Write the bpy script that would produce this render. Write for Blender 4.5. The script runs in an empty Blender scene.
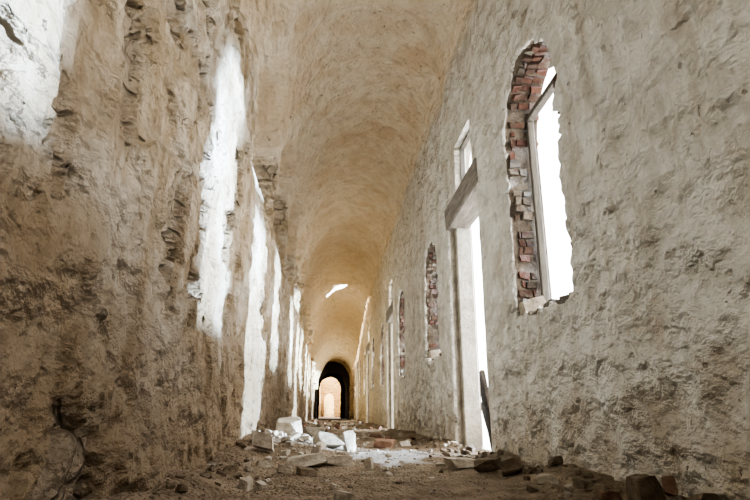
import bpy, bmesh, math, random
from collections import Counter
from mathutils import Vector, noise, Matrix
from mathutils.geometry import delaunay_2d_cdt
random.seed(7)
col = bpy.context.scene.collection
XL, XR = -0.85, 1.57
ZL, ZR, ZT = 3.9, 5.0, 5.85          # left springing, right springing, crown of the vault
XC = (XL+XR)/2; HW = (XR-XL)/2
CH = 0.42
TH = 0.34
FP = 545.0
pit = math.atan(163/FP); yaw = math.atan(47*math.cos(pit)/FP)

# ------------------------------------------------------------ camera
cd = bpy.data.cameras.new('camera'); cam = bpy.data.objects.new('camera', cd); col.objects.link(cam)
cd.lens = FP*36/750; cd.sensor_width = 36; cd.clip_end = 500; cd.clip_start = 0.02
F = Vector((math.sin(yaw)*math.cos(pit), math.cos(yaw)*math.cos(pit), math.sin(pit)))
Rv = Vector((math.cos(yaw), -math.sin(yaw), 0)); U = Rv.cross(F)
cam.matrix_world = Matrix(((Rv.x,U.x,-F.x,0),(Rv.y,U.y,-F.y,0),(Rv.z,U.z,-F.z,CH),(0,0,0,1)))
bpy.context.scene.camera = cam
def ray(px, py): return (F + Rv*((px-375)/FP) + U*((250-py)/FP))
def on_floor(px, py, z=0.0):
    d = ray(px, py); t = (z-CH)/d.z; return d.x*t, d.y*t, t

# ------------------------------------------------------------ helpers
def sm(a, b, v):
    t = max(0.0, min(1.0, (v-a)/(b-a))); return t*t*(3-2*t)
def fr(x, y, z, o=4): return noise.fractal(Vector((x,y,z)), 1.0, 2.0, o)
def tag(o, label=None, cat=None, group=None, kind=None):
    for k, v in (('label',label),('category',cat),('group',group),('kind',kind)):
        if v: o[k] = v
    return o
def mkobj(name, verts, faces, mats, parent=None, smooth=True, mi=None):
    me = bpy.data.meshes.new(name); me.from_pydata(verts, [], faces); 
    for m in mats: me.materials.append(m)
    if mi: me.polygons.foreach_set('material_index', mi)
    me.polygons.foreach_set('use_smooth', [smooth]*len(me.polygons)); me.update()
    o = bpy.data.objects.new(name, me); col.objects.link(o)
    if parent: o.parent = parent
    return o
def fattr(o, name, vals):
    a = o.data.attributes.new(name, 'FLOAT', 'POINT'); a.data.foreach_set('value', vals)
def empty(name, loc=(0,0,0)):
    o = bpy.data.objects.new(name, None); o.location = loc; o.empty_display_size = .1; col.objects.link(o); return o

# ------------------------------------------------------------ materials
class NT:
    def __init__(s, name, rough=.95):
        s.m = bpy.data.materials.new(name); s.m.use_nodes = True; s.t = s.m.node_tree
        s.b = s.t.nodes['Principled BSDF']; s.b.inputs['Roughness'].default_value = rough
        s.b.inputs['Specular IOR Level'].default_value = .15
        s.pos = s.t.nodes.new('ShaderNodeNewGeometry').outputs['Position']
        s.tc = s.t.nodes.new('ShaderNodeTexCoord').outputs['Object']
    def link(s, a, b): s.t.links.new(a, b)
    def scaled(s, v, sc, off=(0,0,0)):
        n = s.t.nodes.new('ShaderNodeMapping'); n.inputs['Scale'].default_value = sc; n.inputs['Location'].default_value = off
        s.link(v, n.inputs['Vector']); return n.outputs[0]
    def noise(s, v, sc, det=5, rough=.6, dist=0, out=0):
        n = s.t.nodes.new('ShaderNodeTexNoise'); n.inputs['Scale'].default_value = sc; n.inputs['Detail'].default_value = det
        n.inputs['Roughness'].default_value = rough; n.inputs['Distortion'].default_value = dist
        s.link(v, n.inputs['Vector']); return n.outputs[out]
    def voro(s, v, sc, feat='F1'):
        n = s.t.nodes.new('ShaderNodeTexVoronoi'); n.feature = feat; n.inputs['Scale'].default_value = sc
        s.link(v, n.inputs['Vector']); return n.outputs['Distance']
    def mr(s, v, a, b, c=0, d=1):
        n = s.t.nodes.new('ShaderNodeMapRange'); n.interpolation_type = 'SMOOTHSTEP'
        for i, x in enumerate((a,b,c,d)): n.inputs[i+1].default_value = x
        s.link(v, n.inputs[0]); return n.outputs[0]
    def mix(s, f, a, b, mode='MIX'):
        n = s.t.nodes.new('ShaderNodeMixRGB'); n.blend_type = mode
        for i, x in enumerate((f,a,b)):
            if isinstance(x, (int,float)): n.inputs[i].default_value = x
            elif isinstance(x, tuple): n.inputs[i].default_value = (*x, 1)
            else: s.link(x, n.inputs[i])
        return n.outputs[0]
    def math(s, op, a, b=0.0):
        n = s.t.nodes.new('ShaderNodeMath'); n.operation = op
        for i, x in enumerate((a,b)):
            if isinstance(x, (int,float)): n.inputs[i].default_value = x
            else: s.link(x, n.inputs[i])
        return n.outputs[0]
    def attr(s, name, out='Fac'):
        n = s.t.nodes.new('ShaderNodeAttribute'); n.attribute_name = name; return n.outputs[out]
    def sep(s, v):
        n = s.t.nodes.new('ShaderNodeSeparateXYZ'); s.link(v, n.inputs[0]); return n.outputs
    def done(s, c, h=None, dist=.02, strength=1.0):
        if isinstance(c, tuple): s.b.inputs['Base Color'].default_value = (*c,1)
        else: s.link(c, s.b.inputs['Base Color'])
        if h is not None:
            n = s.t.nodes.new('ShaderNodeBump'); n.inputs['Distance'].default_value = dist; n.inputs['Strength'].default_value = strength
            s.link(h, n.inputs['Height']); s.link(n.outputs[0], s.b.inputs['Normal'])
        return s.m

def plaster_mat(name, tint=None):
    n = NT(name); p = n.pos; X, Y, Z = n.sep(p)[:3]
    big = n.noise(p, .9, 5); mid = n.noise(p, 4.0, 6, .60); fine = n.noise(p, 26, 5, .7)
    streak = n.noise(n.scaled(p, (3.5,3.5,.6)), 1.4, 6, .65, .3)
    wx = n.math('ADD', X, n.math('MULTIPLY', n.math('SUBTRACT', big, .5), 1.0))
    wz = n.math('ADD', Z, n.math('MULTIPLY', n.math('SUBTRACT', big, .5), .5))
    wz = n.math('ADD', wz, n.mr(X, .4, -.7))
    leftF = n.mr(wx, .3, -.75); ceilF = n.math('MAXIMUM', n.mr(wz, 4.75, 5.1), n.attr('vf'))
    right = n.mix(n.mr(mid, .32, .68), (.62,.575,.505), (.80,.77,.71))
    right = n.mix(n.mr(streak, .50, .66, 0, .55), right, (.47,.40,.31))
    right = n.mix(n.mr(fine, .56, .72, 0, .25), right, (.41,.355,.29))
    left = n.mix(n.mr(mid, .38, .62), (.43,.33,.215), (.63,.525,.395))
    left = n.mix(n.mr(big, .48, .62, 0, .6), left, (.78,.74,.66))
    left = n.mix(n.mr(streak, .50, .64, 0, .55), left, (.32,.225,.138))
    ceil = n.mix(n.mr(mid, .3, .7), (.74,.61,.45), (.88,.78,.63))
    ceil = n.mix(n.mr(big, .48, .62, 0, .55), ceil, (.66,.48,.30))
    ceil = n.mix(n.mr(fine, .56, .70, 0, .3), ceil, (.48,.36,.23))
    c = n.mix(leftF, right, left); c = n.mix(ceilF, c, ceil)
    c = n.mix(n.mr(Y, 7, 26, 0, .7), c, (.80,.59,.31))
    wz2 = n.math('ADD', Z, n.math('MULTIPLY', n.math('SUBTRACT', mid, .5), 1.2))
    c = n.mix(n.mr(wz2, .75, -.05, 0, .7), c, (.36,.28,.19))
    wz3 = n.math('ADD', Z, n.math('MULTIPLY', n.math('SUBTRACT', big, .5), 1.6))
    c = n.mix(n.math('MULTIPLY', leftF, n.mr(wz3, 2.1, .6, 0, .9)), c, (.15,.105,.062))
    wp = n.mix(.12, p, n.noise(p, 2.5, 3, .6, 0, 1), 'ADD')
    edge = n.voro(n.scaled(wp, (1,1,1.5)), 4.0, 'DISTANCE_TO_EDGE')
    joint = n.mr(edge, .06, .012)
    lossA = n.mr(n.attr('loss'), .2, .8)
    stone = n.mix(n.mr(mid, .4, .6), (.46,.38,.29), (.31,.245,.175))
    stone = n.mix(n.mr(Z, .9, .3, 0, .8), stone, (.10,.075,.052))
    stone = n.mix(n.math('MULTIPLY', joint, .55), stone, (.11,.082,.056))
    c = n.mix(n.math('MULTIPLY', lossA, .7), c, stone)
    pit_ = n.mr(n.noise(p, 12, 4, .6), .665, .70)
    c = n.mix(n.math('MULTIPLY', pit_, .6), c, (.18,.13,.085))
    tro = n.noise(n.scaled(p, (1,1,1.5)), 3.4, 5, .50)
    gr = n.math('MULTIPLY', n.mr(tro, .47, .36, 0, .4), n.math('SUBTRACT', 1.0, n.math('MULTIPLY', ceilF, .5)))
    c = n.mix(gr, c, n.mix(.6, c, (.28,.22,.15)))
    if tint: c = n.mix(1.0, c, tint, 'MULTIPLY')
    h = n.math('ADD', n.math('MULTIPLY', tro, 3.2), n.math('MULTIPLY', n.noise(p, 10, 5, .52), .5))
    h = n.math('ADD', h, n.math('MULTIPLY', fine, .15))
    h = n.math('SUBTRACT', h, n.math('MULTIPLY', pit_, .4))
    h = n.math('SUBTRACT', h, n.math('MULTIPLY', n.math('MULTIPLY', joint, lossA), .5))
    return n.done(c, h, .105, 1.0)
M = {}
M['plaster'] = plaster_mat('old_plaster')
M['passage_shade'] = plaster_mat('passage_shade_plaster', (.08,.062,.045))  # plaster colour darkened to paint in the gloom of the windowless passage
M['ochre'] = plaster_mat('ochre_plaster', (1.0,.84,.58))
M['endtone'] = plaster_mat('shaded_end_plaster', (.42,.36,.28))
def simple(name, a, b, sc=8, bd=.01, bump=1.0, rough=.95, stretch=(1,1,1), obj=False):
    n = NT(name, rough); p = n.scaled(n.tc if obj else n.pos, stretch)
    f = n.noise(p, sc, 6, .65); g = n.noise(p, sc*5, 4, .7)
    c = n.mix(n.mr(f, .3, .7), a, b); c = n.mix(n.mr(g, .45, .8, 0, .4), c, tuple(x*.5 for x in a))
    return n.done(c, n.math('ADD', f, n.math('MULTIPLY', g, .4)), bd, bump)
M['reveal'] = simple('door_reveal_plaster', (.21,.185,.15), (.40,.355,.295), 5, .04)
M['jamb'] = simple('cream_limewash', (.26,.23,.185), (.42,.38,.315), 5, .025)
M['mortar'] = simple('lime_mortar', (.085,.066,.05), (.19,.155,.12), 9, .03)
M['wood'] = simple('weathered_frame_wood', (.08,.072,.06), (.16,.142,.12), 6, .006, stretch=(4,4,.5))
M['beam'] = simple('lintel_wood', (.14,.122,.106), (.28,.25,.218), 6, .02, stretch=(4,.5,4))
M['darkwood'] = simple('dark_wood', (.018,.013,.009), (.04,.03,.022), 8, .006, stretch=(4,4,.6))
M['outside'] = simple('pale_ground', (.72,.70,.66), (.88,.87,.85), 2, .02)
M['pale'] = simple('limed_rubble', (.35,.295,.23), (.63,.57,.48), 9, .015, obj=True)
M['grey'] = simple('grey_rubble', (.27,.225,.175), (.48,.42,.34), 9, .015, obj=True)
M['brown'] = simple('earthy_stone', (.095,.07,.046), (.23,.175,.125), 9, .015, obj=True)
M['red'] = simple('broken_brick_red', (.15,.085,.058), (.26,.16,.11), 10, .012, obj=True)
n = NT('old_brick'); a = n.attr('col', 'Color'); g = n.noise(n.pos, 14, 6, .7); g4 = n.noise(n.pos, 3.5, 4, .6)
c = n.mix(n.mr(g, .46, .68, 0, .65), a, (.105,.084,.066)); c = n.mix(n.mr(g4, .53, .62, 0, .75), c, (.17,.145,.114))
M['brick'] = n.done(c, g, .025, 1.0)
n = NT('dirt_floor'); g1 = n.noise(n.pos, 3, 7, .65); g2 = n.noise(n.pos, 30, 5, .7); g3 = n.voro(n.pos, 40)
c = n.mix(n.mr(g1, .3, .7), (.16,.115,.073), (.33,.255,.18)); c = n.mix(n.mr(g2, .5, .75, 0, .6), c, (.42,.34,.25)); 
c = n.mix(n.mr(n.attr('dust_sunstrip'), .1, .9, 0, .9), c, (.78,.81,.85)); c = n.mix(n.mr(g3, .35, .1, 0, .3), c, (.11,.08,.05))  # whitens the heap's dust and the painted strip of door sunlight
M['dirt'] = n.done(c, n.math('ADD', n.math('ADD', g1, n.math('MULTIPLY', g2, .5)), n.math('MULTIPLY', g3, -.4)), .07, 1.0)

# ------------------------------------------------------------ shape of the walls
SCARS = [(2.14,.16,.17,.24),(2.10,1.85,.13,.36),(2.85,1.45,.13,.32),(3.3,1.1,.10,.18),(2.5,2.6,.16,.32),(3.0,2.3,.10,.22),(1.62,1.3,.06,.22)]
def lossf(x, y, z):
    if x > .3: return 0.0
    lf = sm(.3, -.7, x)*sm(5.0, 4.2, z)
    wy = y+.10*noise.noise(Vector((y*5,z*5,1))); wz = z+.10*noise.noise(Vector((y*5,z*5,8)))
    v = max(fr(wy*1.6+3.1, wz*.9+1.7, x*.6, 5), .85*fr(wy*2.8+13.1, wz*1.8+1.7, x*.6+5, 4))
    th = 1.1 - (.60 if z > .8 else .45)*lf
    r = sm(th, th+.03, v)
    if x < -.6 and y < 4:
        q = .55*noise.noise(Vector((y*6,z*6,4)))+.4*noise.noise(Vector((y*15,z*15,4)))
        for cy,cz,ry,rz in SCARS:
            e = math.hypot((y-cy)/ry, (z-cz)/rz)+q
            if e < 1.1: r = max(r, sm(1.08, 1.0, e))
    return r
def bay(y): 
    u = ((y-6.35)/2.35+.5)%1.0-.5
    return u*2.35/1.1
def disp(x, y, z, ls):
    side = sm(.9, -.7, x)
    lf = side*sm(5.2, 4.0, z); vf = sm(4.3, 5.4, z)
    d = .022*fr(x*1.1, y*1.1, z*1.1, 4) + .009*fr(x*5, y*5, z*5, 3)
    wv = .3*noise.noise(Vector((x*2,y*2,z*2)))
    rg = 1-abs(noise.noise(Vector((x*3, y*3.2+z*.9+wv, z*2.6-y*1.1+wv))))*2.6
    d += .036*max(0, rg)**2*(.2+.8*sm(-.2,.3,noise.noise(Vector((x+4,y*1.3,z*1.3)))))*(1-.6*lf)
    f1 = fr(x*1.5+5, y*1.8, z*1.4, 4); f2 = fr(x*2+15, y*3.0, z*2.4, 3)
    d -= (.014+.018*lf)*sm(.14,.165,f1) + (.009+.010*lf)*sm(.25,.275,f2) - .018*lf*sm(-.33,-.305,f1)
    d += lf*(.026*fr(x*1.3+9, y*1.5, z*.8, 3))
    d += vf*(.05*noise.noise(Vector((x*.6, y*1.6, z*.3)))+.05*noise.noise(Vector((x*.9+y*.8, y*2.8, z*.5))))
    if x < .6 and y > 4.9 and y < 36:
        u = bay(y)
        if abs(u) < 1:
            zt = 3.0+1.9*math.sqrt(1-u*u)
            d -= .30*sm(zt+.035, zt-.035, z)*sm(2.6,3.9,z)*sm(.6,-.3,x)
    if ls > 0:
        q = noise.voronoi(Vector((x*4, y*4, z*6)))[0]
        d -= ls*((.02+.03*lf) + .035*lf*(q[0]*1.6-.5))
    return d
def ylist(y0, y1):
    ys = [y0]; y = y0
    while y < y1-1e-4:
        s = .14 if y < .7 else (.023 if y < 6 else min(.4, .023+.009*(y-6)))
        if 21.8 < y < 24.8: s = .06
        y = min(y1, y+s); 
        if y1-y < s*.4: y = y1
        ys.append(y)
    return ys
def zlow(y): return 2.15*sm(19, 34, y) if y < 40 else 0
def build_left(name, ys, mat):
    N = 160 if len(ys) > 200 else 40
    zs = [-.15+(ZL+.15)*i/N for i in range(N+1)]
    V = []; L = []
    for y in ys:
        for z in zs:
            l = lossf(XL, y, z); V.append((XL+disp(XL,y,z,l), y, z)); L.append(l)
    n = len(zs); Fc = [(i*n+j, (i+1)*n+j, (i+1)*n+j+1, i*n+j+1) for i in range(len(ys)-1) for j in range(n-1)]
    o = mkobj(name, V, Fc, [mat]); fattr(o, 'loss', L); return tag(o, kind='structure')
def build_vault(name, ys, mat, seg=110, hole=None):
    V = []; L = []; VF = []
    for y in ys:
        zl = zlow(y); hw = HW-.10*sm(0,.3,zl)-(.10*sm(27,34,y) if y < 40 else 0)
        for k in range(seg+1):
            a = math.pi*k/seg
            zs_, ri = (ZL, ZT-ZL) if a < math.pi/2 else (ZR, ZT-ZR)
            x = XC-hw*math.cos(a); z = zs_+ri*math.sin(a)
            nx, nz = math.cos(a)/HW, -math.sin(a)/ri; q = math.hypot(nx,nz); nx/=q; nz/=q
            l = lossf(x,y,z); d = disp(x,y,z,l); V.append((x+nx*d, y, z+nz*d-zl)); L.append(l); VF.append(sm(0,.5,zl))
    n = seg+1; Fc = []
    for i in range(len(ys)-1):
        for k in range(seg):
            if hole:
                a = math.pi*(k+.5)/seg; y = (ys[i]+ys[i+1])/2 + 1.2*(a-hole[0])
                if ((a-hole[0])/hole[1])**2+((y-hole[2])/hole[3])**2 < 1: continue
            Fc.append((i*n+k, i*n+k+1, (i+1)*n+k+1, (i+1)*n+k))
    o = mkobj(name, V, Fc, [mat]); fattr(o, 'loss', L); fattr(o, 'vf', VF)
    return tag(o, kind='structure')

def arch_outline(c, half, bot, spring, top, rough, seed, step=.055):
    pts = []
    def seg(a, b):
        k = max(1, int(math.dist(a,b)/step)); 
        for i in range(k): pts.append((a[0]+(b[0]-a[0])*i/k, a[1]+(b[1]-a[1])*i/k))
    seg((c-half,bot), (c+half,bot)); seg((c+half,bot), (c+half,spring))
    k = max(10, int((half+top-spring)*1.6/step))
    for i in range(k):
        a = math.pi*i/k; pts.append((c+half*math.cos(a), spring+(top-spring)*math.sin(a)))
    seg((c-half,spring), (c-half,bot))
    jag = []
    cz = (bot+top)/2
    for y, z in pts:
        d = Vector((y-c, z-cz)); L = d.length; d /= L
        r = rough*(.3+1.2*noise.noise(Vector((y*3.1,z*3.1,seed)))+1.6*noise.noise(Vector((y*8,z*8,seed)))+1.3*noise.noise(Vector((y*19,z*19,seed))))
        if bot < .1 and z < .05: r = 0
        jag.append((y+d.x*r, z+d.y*r))
    return pts, jag
def inpoly(p, poly):
    x, y = p; r = False; j = len(poly)-1
    for i in range(len(poly)):
        xi, yi = poly[i]; xj, yj = poly[j]
        if (yi > y) != (yj > y) and x < (xj-xi)*(y-yi)/(yj-yi)+xi: r = not r
        j = i
    return r
def tri_with_holes(rings, ys, zs, margin):
    pts = []; edges = []
    bb = []
    for R in rings:
        s = len(pts); pts += R; k = len(R); edges += [(s+i, s+(i+1)%k) for i in range(k)]
        bb.append((min(p[0] for p in R)-margin, max(p[0] for p in R)+margin, min(p[1] for p in R)-margin, max(p[1] for p in R)+margin))
    nr = len(pts)
    for y in ys:
        for z in zs:
            ok = True
            for R, b in zip(rings, bb):
                if b[0] < y < b[1] and b[2] < z < b[3] and ys[0] < y < ys[-1] and zs[0] < z < zs[-1]:
                    if inpoly((y,z), R) or min((y-q[0])**2+(z-q[1])**2 for q in R) < margin*margin: ok = False; break
            if ok: pts.append((y,z))
    v, e, f, ov, oe, of = delaunay_2d_cdt([Vector(p) for p in pts], edges, [], 0, 1e-6)
    inv = {}
    for i, lst in enumerate(ov):
        for q in lst:
            if q < nr: inv[q] = i
    keep = []
    for t in f:
        cx = sum(v[i][0] for i in t)/len(t); cy = sum(v[i][1] for i in t)/len(t); ok = True
        for R, b in zip(rings, bb):
            if b[0] < cx < b[1] and b[2] < cy < b[3] and inpoly((cx,cy), R): ok = False; break
        if ok: keep.append(tuple(t))
    return v, keep, inv
HALF = .58
def wshape(c): return (2.80, 3.42) if c < 6 else (2.62, 3.08)
def build_right(name, ys, ops, mat, fine=True):
    outs = []
    for i, (kind, c, sill) in enumerate(ops):
        if kind == 'W': outs.append(arch_outline(c, HALF, sill, *wshape(c), .052, i*7.3+1, .033 if c < 10 else .15))
        else: outs.append(arch_outline(c, .77, -.06, 3.6, 4.12, .012, i*7.3+1, .08 if c < 10 else .2))
    N = 160 if fine else 24
    zs = [-.15+(ZR+.15)*i/N for i in range(N+1)]
    v, f, inv = tri_with_holes([o[1] for o in outs], ys, zs, .018 if fine else .05)
    V = []; L = []; Fc = []; MI = []
    doors = [c for k_, c, s_ in ops if k_ == 'D']
    for p in v:
        q = 1.0
        for c in doors:
            if abs(p[0]-c) < 1.1 and p[1] < 4.2: q = min(q, .12+.88*sm(.77, 1.05, abs(p[0]-c)))
        V.append((XR-q*disp(XR,p[0],p[1],0), p[0], p[1])); L.append(0)
    for t in f: 
        Fc.append(t); MI.append(0)
    s = 0
    for (kind, c, sill), (smo, jag) in zip(ops, outs):
        k = len(jag); prev = [inv[s+i] for i in range(k)]; s += k
        for d in (.035,.08,.16,.24,TH):
            t = sm(0,.10,d); cur = []
            for i in range(k):
                y = jag[i][0]*(1-t)+smo[i][0]*t; z = jag[i][1]*(1-t)+smo[i][1]*t
                w = (.012 if kind == 'W' else .003)*noise.noise(Vector((d*9,y*6,z*6))) if d < TH else 0
                cur.append(len(V)); V.append((XR+d, y+w, z+w)); L.append(0)
            for i in range(k):
                j = (i+1)%k; Fc.append((prev[i], prev[j], cur[j], cur[i])); MI.append((0 if d < .05 else 1) if kind == 'W' else (0 if d < .05 else 2))
            prev = cur
    oy = [ys[0]+(ys[-1]-ys[0])*i/20 for i in range(21)]; oz = [-.15,1,2,3,4,ZR]
    v2, f2, inv2 = tri_with_holes([o[0] for o in outs], oy, oz, .05)
    b = len(V)
    for p in v2: V.append((XR+TH, p[0], p[1])); L.append(0)
    for t in f2: Fc.append(tuple(b+i for i in reversed(t))); MI.append(0)
    y0, y1 = ys[0], ys[-1]; b = len(V)
    V += [(XR-.03,y0,ZR),(XR+TH,y0,ZR),(XR+TH,y1,ZR),(XR-.03,y1,ZR)]; L += [0]*4; Fc.append((b,b+1,b+2,b+3)); MI.append(0)
    o = mkobj(name, V, Fc, [mat, M['mortar'], M['reveal']], mi=MI); fattr(o, 'loss', L); return tag(o, kind='structure')

YE = 35.0
ys = ylist(-7.0, YE)
OPS = [('W',-4.3,1.21),('D',-1.95,0),('W',.86,1.34),('W',3.92,1.18),('D',6.2,0),('W',8.35,1.21),('W',12.0,1.16),('D',14.35,0),('W',16.5,1.21),
       ('W',20.1,1.21),('D',22.5,0),('W',24.65,1.21),('W',28.3,1.21),('D',30.65,0),('W',32.8,1.21)]
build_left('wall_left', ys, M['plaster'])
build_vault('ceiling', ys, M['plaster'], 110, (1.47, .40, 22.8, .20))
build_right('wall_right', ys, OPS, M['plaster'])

# end walls ---------------------------------------------------------------
def arch_wall(name, y, half, spring, top, mat, cx=XC, zm=6.1):
    R, _ = arch_outline(cx, half, -.06, spring, top, 0, 0, .2)
    R = [(a+.05*noise.noise(Vector((a*3,b*3,y))), b+(.05*noise.noise(Vector((a*3,b*3,y+5))) if b > 0 else 0)) for a,b in R]
    xs = [XL-.3+(XR-XL+.8)*i/12 for i in range(13)]; zz = [-.15+(zm+.15)*i/20 for i in range(21)]
    v, f, inv = tri_with_holes([R], xs, zz, .04)
    o = mkobj(name, [(p[0], y+.02*noise.noise(Vector((p[0]*2,p[1]*2,0))), p[1]) for p in v], f, [mat]); return tag(o, kind='structure')
CE = XC-.12
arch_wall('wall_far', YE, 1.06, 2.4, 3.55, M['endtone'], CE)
V = [(XL-.2,-7,-.2),(XR+TH,-7,-.2),(XR+TH,-7,6),(XL-.2,-7,6)]
tag(mkobj('wall_back', V, [(0,1,2,3)], [M['plaster']], smooth=False), kind='structure')
def tube(name, y0, y1, cx, half, spring, top, mat, n=14):
    prof = [(cx+half,-.1)]+[(cx+half, spring*i/4) for i in range(1,4)]+[(cx+half*math.cos(math.pi*i/20), spring+(top-spring)*math.sin(math.pi*i/20)) for i in range(21)]+[(cx-half, spring*i/4) for i in (3,2,1)]+[(cx-half,-.1)]
    V = []; Fc = []; k = len(prof)
    for j in range(n+1):
        y = y0+(y1-y0)*j/n
        for (x,z) in prof: 
            w = .03*noise.noise(Vector((x*2,y,z*2))); V.append((x+w, y, z+w))
    for j in range(n):
        for i in range(k-1): Fc.append((j*k+i, j*k+i+1, (j+1)*k+i+1, (j+1)*k+i))
    return tag(mkobj(name, V, Fc, [mat]), kind='structure')
tube('wall_passage', YE, 46, CE, 1.14, 2.4, 3.6, M['passage_shade'])
arch_wall('wall_passage_end', 46, .86, 2.3, 3.25, M['passage_shade'], CE-.12)
ys2 = [46+i*.6 for i in range(31)]
# roof left off the stretch beyond to let sky light brighten its walls
build_left('wall_left_far', ys2, M['ochre'])
build_right('wall_right_far', ys2, [('D',49.5,0),('D',55.5,0),('D',60.5,0)], M['ochre'], False)
arch_wall('wall_end', 64, .55, 1.9, 2.5, M['ochre'], CE-.15, zm=4.9)
V = [(-6,70,-.2),(9,70,-.2),(9,70,6),(-6,70,6)]
tag(mkobj('wall_beyond', V, [(0,1,2,3)], [M['ochre']], smooth=False), kind='structure')

# ------------------------------------------------------------ floor
def gh(x, y):
    g = .018*fr(x*2, y*2, 0, 4)+.014*fr(x*7, y*7, 3, 3)
    g += .12*sm(.45, 0, XR-x)*(.6+.6*noise.noise(Vector((y*1.3,0,5))))
    g += .13*sm(.45, 0, x-XL)*(.7+.6*noise.noise(Vector((y*1.1,4,5))))
    g += .18*math.exp(-((x+.42)/.52)**2-((y-6.3)/1.5)**2)
    g += .08*math.exp(-((x-.4)/.5)**2-((y-8.8)/1.2)**2)
    g += .10*math.exp(-((x+.2)/.7)**2-((y-12.5)/1.6)**2)
    g += .05*math.exp(-((x-.75)/.45)**2-((y-5.7)/.5)**2)
    return g
xs = [XL-.12+(XR+TH+.12-XL)*i/96 for i in range(97)]
yf = ys
V = []; D = []
for y in yf:
    for x in xs:
        z = gh(min(x,XR), y) if x < XR else gh(XR,y)*sm(XR+.3, XR, x)
        for k, c, s_ in OPS:
            if k == 'D' and abs(y-c) < .9: z *= 1-sm(XR-.5, XR, x)*sm(.9,.6,abs(y-c))
        V.append((x,y,z))
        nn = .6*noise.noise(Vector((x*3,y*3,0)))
        D.append(min(1, max(.35*sm(.35,1,math.exp(-((x+.2)/.7)**2-((y-6.2)/1.3)**2)+nn), sm(.30,.75,math.exp(-((x-.60)/.45)**2-((y-5.5)/.65)**2)+nn))))  # first term: dust on the heap; second: sunlight by the door, painted pale
k = len(xs); Fc = [(i*k+j, i*k+j+1, (i+1)*k+j+1, (i+1)*k+j) for i in range(len(yf)-1) for j in range(k-1)]
MI = [0]*len(Fc)
for _ in range(3800):
    y = 2.2+6*random.random()**1.6; x = random.uniform(XL+.04, XR-.04); r = random.uniform(.002,.009); z = gh(x,y)+r*.2; b = len(V)
    for d in ((1,0,0),(-1,0,0),(0,1,0),(0,-1,0),(0,0,.8),(0,0,-.8)):
        V.append((x+d[0]*r*random.uniform(.6,1.3), y+d[1]*r*random.uniform(.6,1.3), z+d[2]*r*random.uniform(.6,1.2))); D.append(0)
    for i,j,q in ((0,2,4),(2,1,4),(1,3,4),(3,0,4),(2,0,5),(1,2,5),(3,1,5),(0,3,5)): Fc.append((b+i,b+j,b+q)); MI.append(0)
fl = mkobj('floor', V, Fc, [M['dirt']], mi=MI); fattr(fl, 'dust_sunstrip', D); tag(fl, kind='structure')
V = [(XL-.2,YE,0),(XR+TH,YE,0),(XR+TH,75,0),(XL-.2,75,0)]
tag(mkobj('floor_far', V, [(0,1,2,3)], [M['dirt']], smooth=False), kind='structure')
V = [(XR+TH,-40,-.03),(60,-40,-.03),(60,140,-.03),(XR+TH,140,-.03)]
tag(mkobj('ground_outside', V, [(0,1,2,3)], [M['outside']], smooth=False), kind='structure')

# ------------------------------------------------------------ solid helpers
def box_bm(bm, lo, hi, jit=0, rot=None):
    c = [(lo[i]+hi[i])/2 for i in range(3)]; s = [(hi[i]-lo[i])/2 for i in range(3)]
    vs = []
    for q in ((-1,-1,-1),(1,-1,-1),(1,1,-1),(-1,1,-1),(-1,-1,1),(1,-1,1),(1,1,1),(-1,1,1)):
        p = Vector([q[i]*s[i]+random.uniform(-jit,jit) for i in range(3)])
        if rot: p = rot @ p
        vs.append(bm.verts.new(p+Vector(c)))
    return [bm.faces.new([vs[i] for i in f]) for f in ((0,3,2,1),(4,5,6,7),(0,1,5,4),(1,2,6,5),(2,3,7,6),(3,0,4,7))]
def bmobj(name, bm, mat, parent=None, bev=0):
    if bev: bmesh.ops.bevel(bm, geom=bm.edges[:], offset=bev, segments=1, affect='EDGES', clamp_overlap=True)
    me = bpy.data.meshes.new(name); bm.to_mesh(me); bm.free(); me.materials.append(mat)
    o = bpy.data.objects.new(name, me); col.objects.link(o)
    if parent: o.parent = parent; o.matrix_parent_inverse = Matrix.Translation(-parent.location)
    return o
def rock_mesh(name, sx, sy, sz, seed, block=False, tilt=0.0, sub=3):
    rnd = random.Random(seed); bm = bmesh.new(); bmesh.ops.create_icosphere(bm, subdivisions=sub, radius=1.25 if block else 1.0)
    pl = []
    if block:
        for ax in range(3):
            for s in (1,-1):
                v = Vector((0,0,0)); v[ax] = s; v += Vector([rnd.uniform(-.25,.25) for _ in range(3)]); pl.append((v.normalized(), rnd.uniform(.48,.70)))
        k = 5
    else: k = 9
    for i in range(k):
        v = Vector([rnd.gauss(0,1) for _ in range(3)]).normalized(); pl.append((v, rnd.uniform(.45,.75) if not block else rnd.uniform(.62,.90)))
    for v in bm.verts:
        for _ in range(3):
            for nn, d in pl:
                t = v.co.dot(nn)-d
                if t > 0: v.co -= nn*t
        v.co *= 1+.06*noise.noise(v.co*2.3+Vector((seed,0,0)))+.07*noise.noise(v.co*6+Vector((seed,0,0)))
    for ax, s in enumerate((sx,sy,sz)):
        lo = min(v.co[ax] for v in bm.verts); hi = max(v.co[ax] for v in bm.verts)
        for v in bm.verts: v.co[ax] = (v.co[ax]-(lo+hi)/2)*s/(hi-lo)
    if tilt: bmesh.ops.rotate(bm, verts=bm.verts, matrix=Matrix.Rotation(tilt,3,Vector((rnd.uniform(-1,1),rnd.uniform(-1,1),0)).normalized()))
    lo = min(v.co.z for v in bm.verts)
    for v in bm.verts: v.co.z -= lo
    me = bpy.data.meshes.new(name); bm.to_mesh(me); bm.free(); return me

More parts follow.
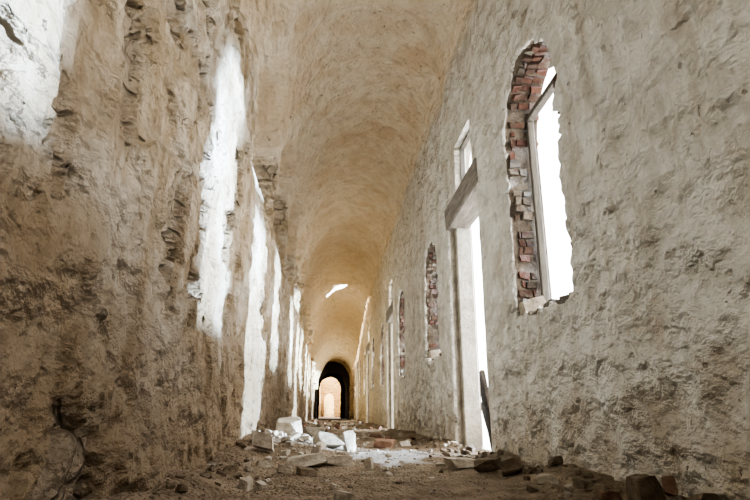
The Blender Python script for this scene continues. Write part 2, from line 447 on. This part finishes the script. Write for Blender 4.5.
# ------------------------------------------------------------ openings' joinery and brick reveals
BC = [(.10,.044,.032),(.110,.054,.039),(.075,.039,.031),(.106,.066,.05),(.080,.055,.043),(.098,.078,.062),(.103,.060,.046)]
def bricks(c, sill, parent, near):
    bm = bmesh.new(); cl = bm.loops.layers.float_color.new('col')
    def brick(lo, hi, rot=None, white=False):
        cc = (.20,.175,.142) if white else random.choice(BC); k = random.uniform(.65,1.15)
        r = Matrix.Rotation(random.uniform(-.08,.08),3,'X') @ Matrix.Rotation(random.uniform(-.12,.12),3,'Z')
        if rot: r = rot @ r
        for f in box_bm(bm, lo, hi, .011, r):
            for l in f.loops: l[cl] = (cc[0]*k,cc[1]*k,cc[2]*k,1)
    half = HALF; spring, top = wshape(c)
    for sgn in (1,-1):
        z = sill-.02; r = 0
        while z < spring:
            h = random.uniform(.044,.072); r += 1
            e = c+sgn*half; pro = .012+.05*noise.noise(Vector((z*3,c,sgn)))+random.uniform(-.008,.022)
            if sgn < 0: pro += .022
            xa = XR+(.04 if sgn > 0 else .01)+random.uniform(.0,.06); xb = XR+(.12 if r%2 else .16)+random.uniform(-.02,.02)
            for x0, x1 in ((xa, xb-.008), (xb+.008, XR+.215)):
                if random.random() < .16: continue
                pr = pro+random.uniform(-.015,.018)
                y0, y1 = sorted((e-sgn*pr, e+sgn*.07))
                brick((x0,y0,z), (x1,y1,z+h), white=(z < sill+.16 or random.random() < .12))
            z += h+.018
    n = 22
    for i in range(n):
        a = math.pi*(i+.5)/n; ry, rz = half, top-spring
        cy = c+(ry+.02)*math.cos(a); cz = spring+(rz+.02)*math.sin(a)
        ang = math.atan2(math.sin(a)/rz, math.cos(a)/ry)
        rot = Matrix.Rotation(ang, 3, 'X')
        for x0, x1 in ((XR+.05+random.uniform(0,.03),XR+.12),(XR+.13,XR+.215),(XR+.225,XR+.33)):
            if random.random() < .12: continue
            d = random.uniform(.04,.07)
            brick((x0,cy-d,cz-.026), (x1,cy+d,cz+.026), rot, random.random() < .08)
    y = c-half
    while y < c+half:
        w = random.uniform(.10,.15); brick((XR+.03,y,sill-.05), (XR+.2,min(y+w,c+half),sill+random.uniform(0,.03)), white=True); y += w+.012
    return bmobj('brick_reveal', bm, M['brick'], parent, .006 if near else 0)
nw = nd = 0
for kind, c, sill in OPS:
    if kind == 'W':
        nw += 1; w = empty('window_%d' % nw, (XR+.3, c, sill)); tag(w, kind='structure')
        bricks(c, sill, w, abs(c-4) < 6)
        sp, tp = wshape(c)
        x0, x1, hh, zt = XR+.225, XR+.285, .535, sp+.24
        rot = Matrix.Rotation(.02 if nw == 4 else 0, 3, 'X')
        bm = bmesh.new(); box_bm(bm, (x0,c+hh-.045,sill+.01), (x1,c+hh,zt), .003, rot); bmobj('frame_post', bm, M['wood'], w, .006)
        bm = bmesh.new(); box_bm(bm, (x0,c-hh,sill+.01), (x1,c-hh+.045,zt), .003); bmobj('frame_post', bm, M['wood'], w, .006)
        bm = bmesh.new(); box_bm(bm, (x0-.005,c-hh-.02,zt), (x1+.005,c+hh+.02,zt+.05), .003); bmobj('frame_head', bm, M['wood'], w, .006)
        bm = bmesh.new(); box_bm(bm, (x0-.01,c-hh-.02,sill-.01), (x1+.03,c+hh+.02,sill+.03), .003); bmobj('window_sill', bm, M['wood'], w, .006)
        if nw == 3 or nw == 4:
            me = rock_mesh('mortar_lump', .20, .19, .20, 77+nw, True, .1); me.materials.append(M['grey'])
            o = bpy.data.objects.new('mortar_lump', me); col.objects.link(o); o.parent = w; o.location = (XR+.12-w.location.x, .47, -.03)
    else:
        nd += 1; w = empty('door_%d' % nd, (XR+.2, c, 0)); tag(w, kind='structure')
        for s in (1,-1):
            bm = bmesh.new(); a, b = sorted((c+s*.78, c+s*.66)); box_bm(bm, (XR+.10,a-.0,-.02), (XR+.30,b,2.90), .006); bmobj('door_jamb', bm, M['jamb'], w, .012)
        bm = bmesh.new(); box_bm(bm, (XR-.02,c-.84,2.82), (XR+.30,c+.84,3.13), .014); bmobj('lintel_beam', bm, M['beam'], w, .02)
        R, _ = arch_outline(c, .79, 3.08, 3.6, 4.14, 0, 0, .12)
        ha, hb, h0, h1 = c-.54, c+.30, 3.18, 3.82
        hole = [(ha,h0),(hb,h0+.01),(hb-.02,h1),(ha+.03,h1-.02)]
        pts = R+hole; nr = len(R); ed = [(i,(i+1)%nr) for i in range(nr)]+[(nr+i,nr+(i+1)%4) for i in range(4)]
        v2,e2,f2,_,_,_ = delaunay_2d_cdt([Vector(p) for p in pts], ed, [], 1, 1e-6)
        f2 = [f for f in f2 if not all(ha-.001 < v2[i][0] < hb+.001 and h0-.001 < v2[i][1] < h1+.001 for i in f)]
        m = len(v2); VV = [(XR+.025,p[0],p[1]) for p in v2]+[(XR+.18,p[0],p[1]) for p in v2]
        FF = [tuple(f) for f in f2]+[tuple(m+i for i in reversed(f)) for f in f2]
        ec = Counter(); dr = {}
        for f in f2:
            for i in range(len(f)):
                a_, b_ = f[i], f[(i+1)%len(f)]; ec[frozenset((a_,b_))] += 1; dr[frozenset((a_,b_))] = (a_,b_)
        for q, cnt in ec.items():
            if cnt == 1: a_, b_ = dr[q]; FF.append((b_,a_,a_+m,b_+m))
        pan = mkobj('lunette_panel', VV, FF, [M['plaster']], smooth=False); pan.parent = w; pan.matrix_parent_inverse = Matrix.Translation(-w.location)
        bm = bmesh.new()
        for lo, hi in (((XR+.10,ha-.01,h0),(XR+.16,ha+.035,h1)), ((XR+.10,hb-.035,h0),(XR+.16,hb+.01,h1)), ((XR+.10,ha+.035,h1-.04),(XR+.16,hb-.035,h1)), ((XR+.10,ha+.035,h0),(XR+.16,hb-.035,h0+.035))): box_bm(bm, lo, hi)
        bmobj('transom_frame', bm, M['wood'], w)

# ------------------------------------------------------------ loose planks in the doorway
def plank(label, a, b, wid, thk, mat):
    a = Vector(a); b = Vector(b); d = b-a; L = d.length; bm = bmesh.new()
    box_bm(bm, (-wid/2,-thk/2,0), (wid/2,thk/2,L), .006)
    o = bmobj('plank', bm, mat, None, .004); o.location = a
    o.rotation_mode = 'QUATERNION'; o.rotation_quaternion = d.to_track_quat('Z','Y'); tag(o, label, 'plank'); return o
plank('dark wooden plank leaning in the tall open doorway beside its far jamb', (2.0,6.72,-.03), (1.97,7.14,.92), .05, .18, M['darkwood'])
plank('thin dark lath beside the longer leaning plank in the doorway', (2.05,6.95,-.03), (1.99,7.25,.55), .03, .05, M['darkwood'])

# ------------------------------------------------------------ rubble
def put(name, me, mat, x, y, rz, label, cat, group=None, sink=.02):
    me.materials.clear(); me.materials.append(mat)
    o = bpy.data.objects.new(name, me); col.objects.link(o); o.location = (x, y, gh(x,y)-sink); o.rotation_euler.z = rz
    tag(o, label, cat, group); return o
R_ = [
 (263,444,25,18,.8,1,.25,'pale','rubble_block','pale squarish block at the top of the rubble heap against the left wall','rubble block'),
 (288,445,28,14,.9,1,.7,'pale','plaster_slab','tilted whitish plaster slab on the heap just right of the block by the wall','plaster slab'),
 (264,462,18,9,.7,1,.2,'grey','stone','grey broken stone in front of the tilted slab beside the left wall','stone'),
 (305,460,44,11,.6,1,.3,'pale','plaster_slab','long flat whitish slab lying in the middle of the rubble heap','plaster slab'),
 (328,448,28,13,.7,1,.7,'grey','plaster_slab','slanting greyish slab leaning towards the upright pale chunk','plaster slab'),
 (350,451,16,21,.7,1,.5,'pale','plaster_chunk','pale plaster chunk standing highest at the right of the heap','plaster chunk'),
 (338,472,40,12,.6,1,.25,'grey','rubble_block','wide tan block at the near edge of the rubble heap','rubble block'),
 (369,469,9,15,.8,1,.15,'pale','plaster_chunk','small narrow white fragment standing upright right of the tan block','plaster chunk'),
 (306,475,22,9,.7,1,.2,'brown','stone','brown stone in front of the long flat slab','stone'),
 (285,473,16,8,.7,1,.3,'grey','rubble_block','small greyish block between the brown stone and the left wall','rubble block'),
 (385,448,22,9,.7,1,.15,'red','broken_brick','reddish broken brick lying behind the heap to the right','brick'),
 (404,446,14,7,.8,1,.2,'pale','plaster_chunk','small pale chunk next to the reddish brick on the far floor','plaster chunk'),
 (460,469,34,11,.6,1,.1,'pale','rubble_block','pale flat block near the doorway on the right','rubble block'),
 (488,470,26,13,.8,1,.2,'brown','stone','brown stone beside the pale flat block by the doorway','stone'),
 (512,474,22,15,.8,1,.5,'brown','stone','tallest brown stone right below the doorway edge','stone'),
 (441,466,11,6,.8,1,.2,'grey','rubble_block','little grey piece left of the pale flat block','rubble block'),
 (646,500,36,38,.7,1,.9,'brown','stone','large dark brown angular stone at the foot of the right wall','stone'),
 (676,498,15,20,.8,1,.6,'red','broken_brick','reddish brick piece close behind the large dark stone','brick'),
 (611,496,27,11,.8,1,.3,'red','broken_brick','flat reddish brick fragment left of the large dark stone','brick'),
 (584,487,18,9,.8,1,.2,'brown','stone','small brown stone along the right wall before the brick fragment','stone'),
 (545,482,22,10,.8,1,.2,'grey','stone','greyish stone along the right wall under the brick edged window','stone'),
 (704,506,28,18,.8,1,.4,'brown','stone','brown stone in the lower right corner against the wall','stone'),
 (230,474,18,9,.8,0,.2,'brown','stone','brown stone on the dirt bank at the foot of the left wall','stone'),
 (205,478,14,7,.8,0,.2,'brown','stone','small brown stone on the left dirt bank nearest the camera','stone'),
 (316,438,20,11,.8,1,.3,'pale','rubble_block','pale block peeking over the back of the heap','rubble block'),
 (247,455,15,12,.8,1,.3,'grey','rubble_block','grey chunk wedged against the left wall beside the heap','rubble block'),
]
occ = []
for i, (px,py,w,h,dr,bl,ti,mt,nm,lb,ct) in enumerate(R_):
    x, y, t = on_floor(px, py, 0.03)
    for _ in range(5): x, y, t = on_floor(px, py, min(gh(min(max(x,XL),XR), min(y,12)), .3))
    y = max(1.5, min(y, 14))
    sc = t/FP; sx = w*sc; sz = h*sc; sy = sx*dr
    x = min(max(x, XL+sx*.55+.05), XR-sx*.5-.03)
    # nudge back if it would sit inside a piece already laid
    for _ in range(20):
        if any((x-a)**2+(y-b)**2 < (sx*.5+c_)**2*.8 for a,b,c_ in occ): y += .03
        else: break
    me = rock_mesh(nm, sx, sy, sz, i*3+11, bl, ti*.5)
    put(nm, me, M[mt], x, y, random.uniform(-.5,.5), lb, ct, None, .012); occ.append((x,y,sx*.56))
def scatter(n, fx, sizes, mats, name, label, cat, group, blk, hz=(.35,.65)):
    mes = []
    for k in range(8):
        s = random.uniform(*sizes); me = rock_mesh(name, s, s*random.uniform(.6,.9), s*random.uniform(*hz), 500+k*7+len(occ), blk, .3, 2)
        me.materials.append(M[mats[k%len(mats)]]); mes.append(me)
    cnt = 0; tries = 0
    while cnt < n and tries < n*30:
        tries += 1; x, y = fx(); s = random.uniform(.6,1.25); r = sizes[1]*.52*s
        if x < XL+.05+r or x > XR-.04-r or any((x-a)**2+(y-b)**2 < (r+c)**2 for a,b,c in occ): continue
        occ.append((x,y,r)); cnt += 1
        o = bpy.data.objects.new(name, mes[cnt%8]); col.objects.link(o); o.scale = (s,s,s)
        o.location = (x,y,gh(x,y)-.008); o.rotation_euler.z = random.uniform(0,6.28); tag(o, label, cat, group)
scatter(75, lambda: (random.gauss(-.40,.30), random.gauss(6.6,1.2)), (.07,.13), ['pale','grey','pale','grey'], 'plaster_fragment', 'pale broken plaster fragment scattered over the rubble heap', 'plaster fragment', 'plaster fragments on the rubble heap', True, (.4,.75))
scatter(170, lambda: (random.gauss(-.1,.48), random.gauss(6.4,1.5)), (.02,.055), ['pale','grey','pale'], 'plaster_chip', 'tiny pale plaster chip between the rubble blocks', 'plaster chip', 'plaster chips among the rubble', True)
scatter(105, lambda: (XR-abs(random.gauss(0,.16))-.07, random.uniform(2.2,8)), (.025,.08), ['brown','brown','brown','grey'], 'pebble', 'small brown stone lying along the foot of the right wall', 'stone', 'small stones along the right wall', True)
scatter(30, lambda: (XL+abs(random.gauss(0,.14))+.07, random.uniform(2.3,6)), (.03,.06), ['brown','brown','brown'], 'pebble', 'small brown stone lying along the foot of the left wall', 'stone', 'small stones along the left wall', True)
scatter(50, lambda: (random.uniform(XL,XR), random.uniform(2.4,6)), (.02,.045), ['brown','brown','brown'], 'pebble', 'little pebble strewn on the open dirt floor in front', 'stone', 'pebbles on the near dirt floor', True)
scatter(130, lambda: (random.uniform(XL,XR), 8.5+19*random.random()**1.6), (.08,.19), ['pale','grey','red','grey'], 'rubble_piece', 'piece of rubble on the floor further down the corridor', 'rubble piece', 'rubble pieces down the corridor', True)

# ------------------------------------------------------------ light
sd = bpy.data.lights.new('sun', 'SUN'); so = bpy.data.objects.new('sun', sd); col.objects.link(so)
sd.energy = 24; sd.angle = math.radians(4.5); sd.color = (.58,.77,1.0)
e = math.radians(4.0); d = Vector((-1, .04, -math.tan(e))).normalized()
so.rotation_mode = 'QUATERNION'; so.rotation_quaternion = d.to_track_quat('-Z','Y'); so.location = (20,5,10)
w = bpy.data.worlds.new('sky'); bpy.context.scene.world = w; w.use_nodes = True
bg = w.node_tree.nodes['Background']; bg.inputs[0].default_value = (1.0,.985,.955,1); bg.inputs[1].default_value = 6.0
vs = bpy.context.scene.view_settings; vs.view_transform = 'AgX'; vs.look = 'AgX - Medium High Contrast'; vs.exposure = .78
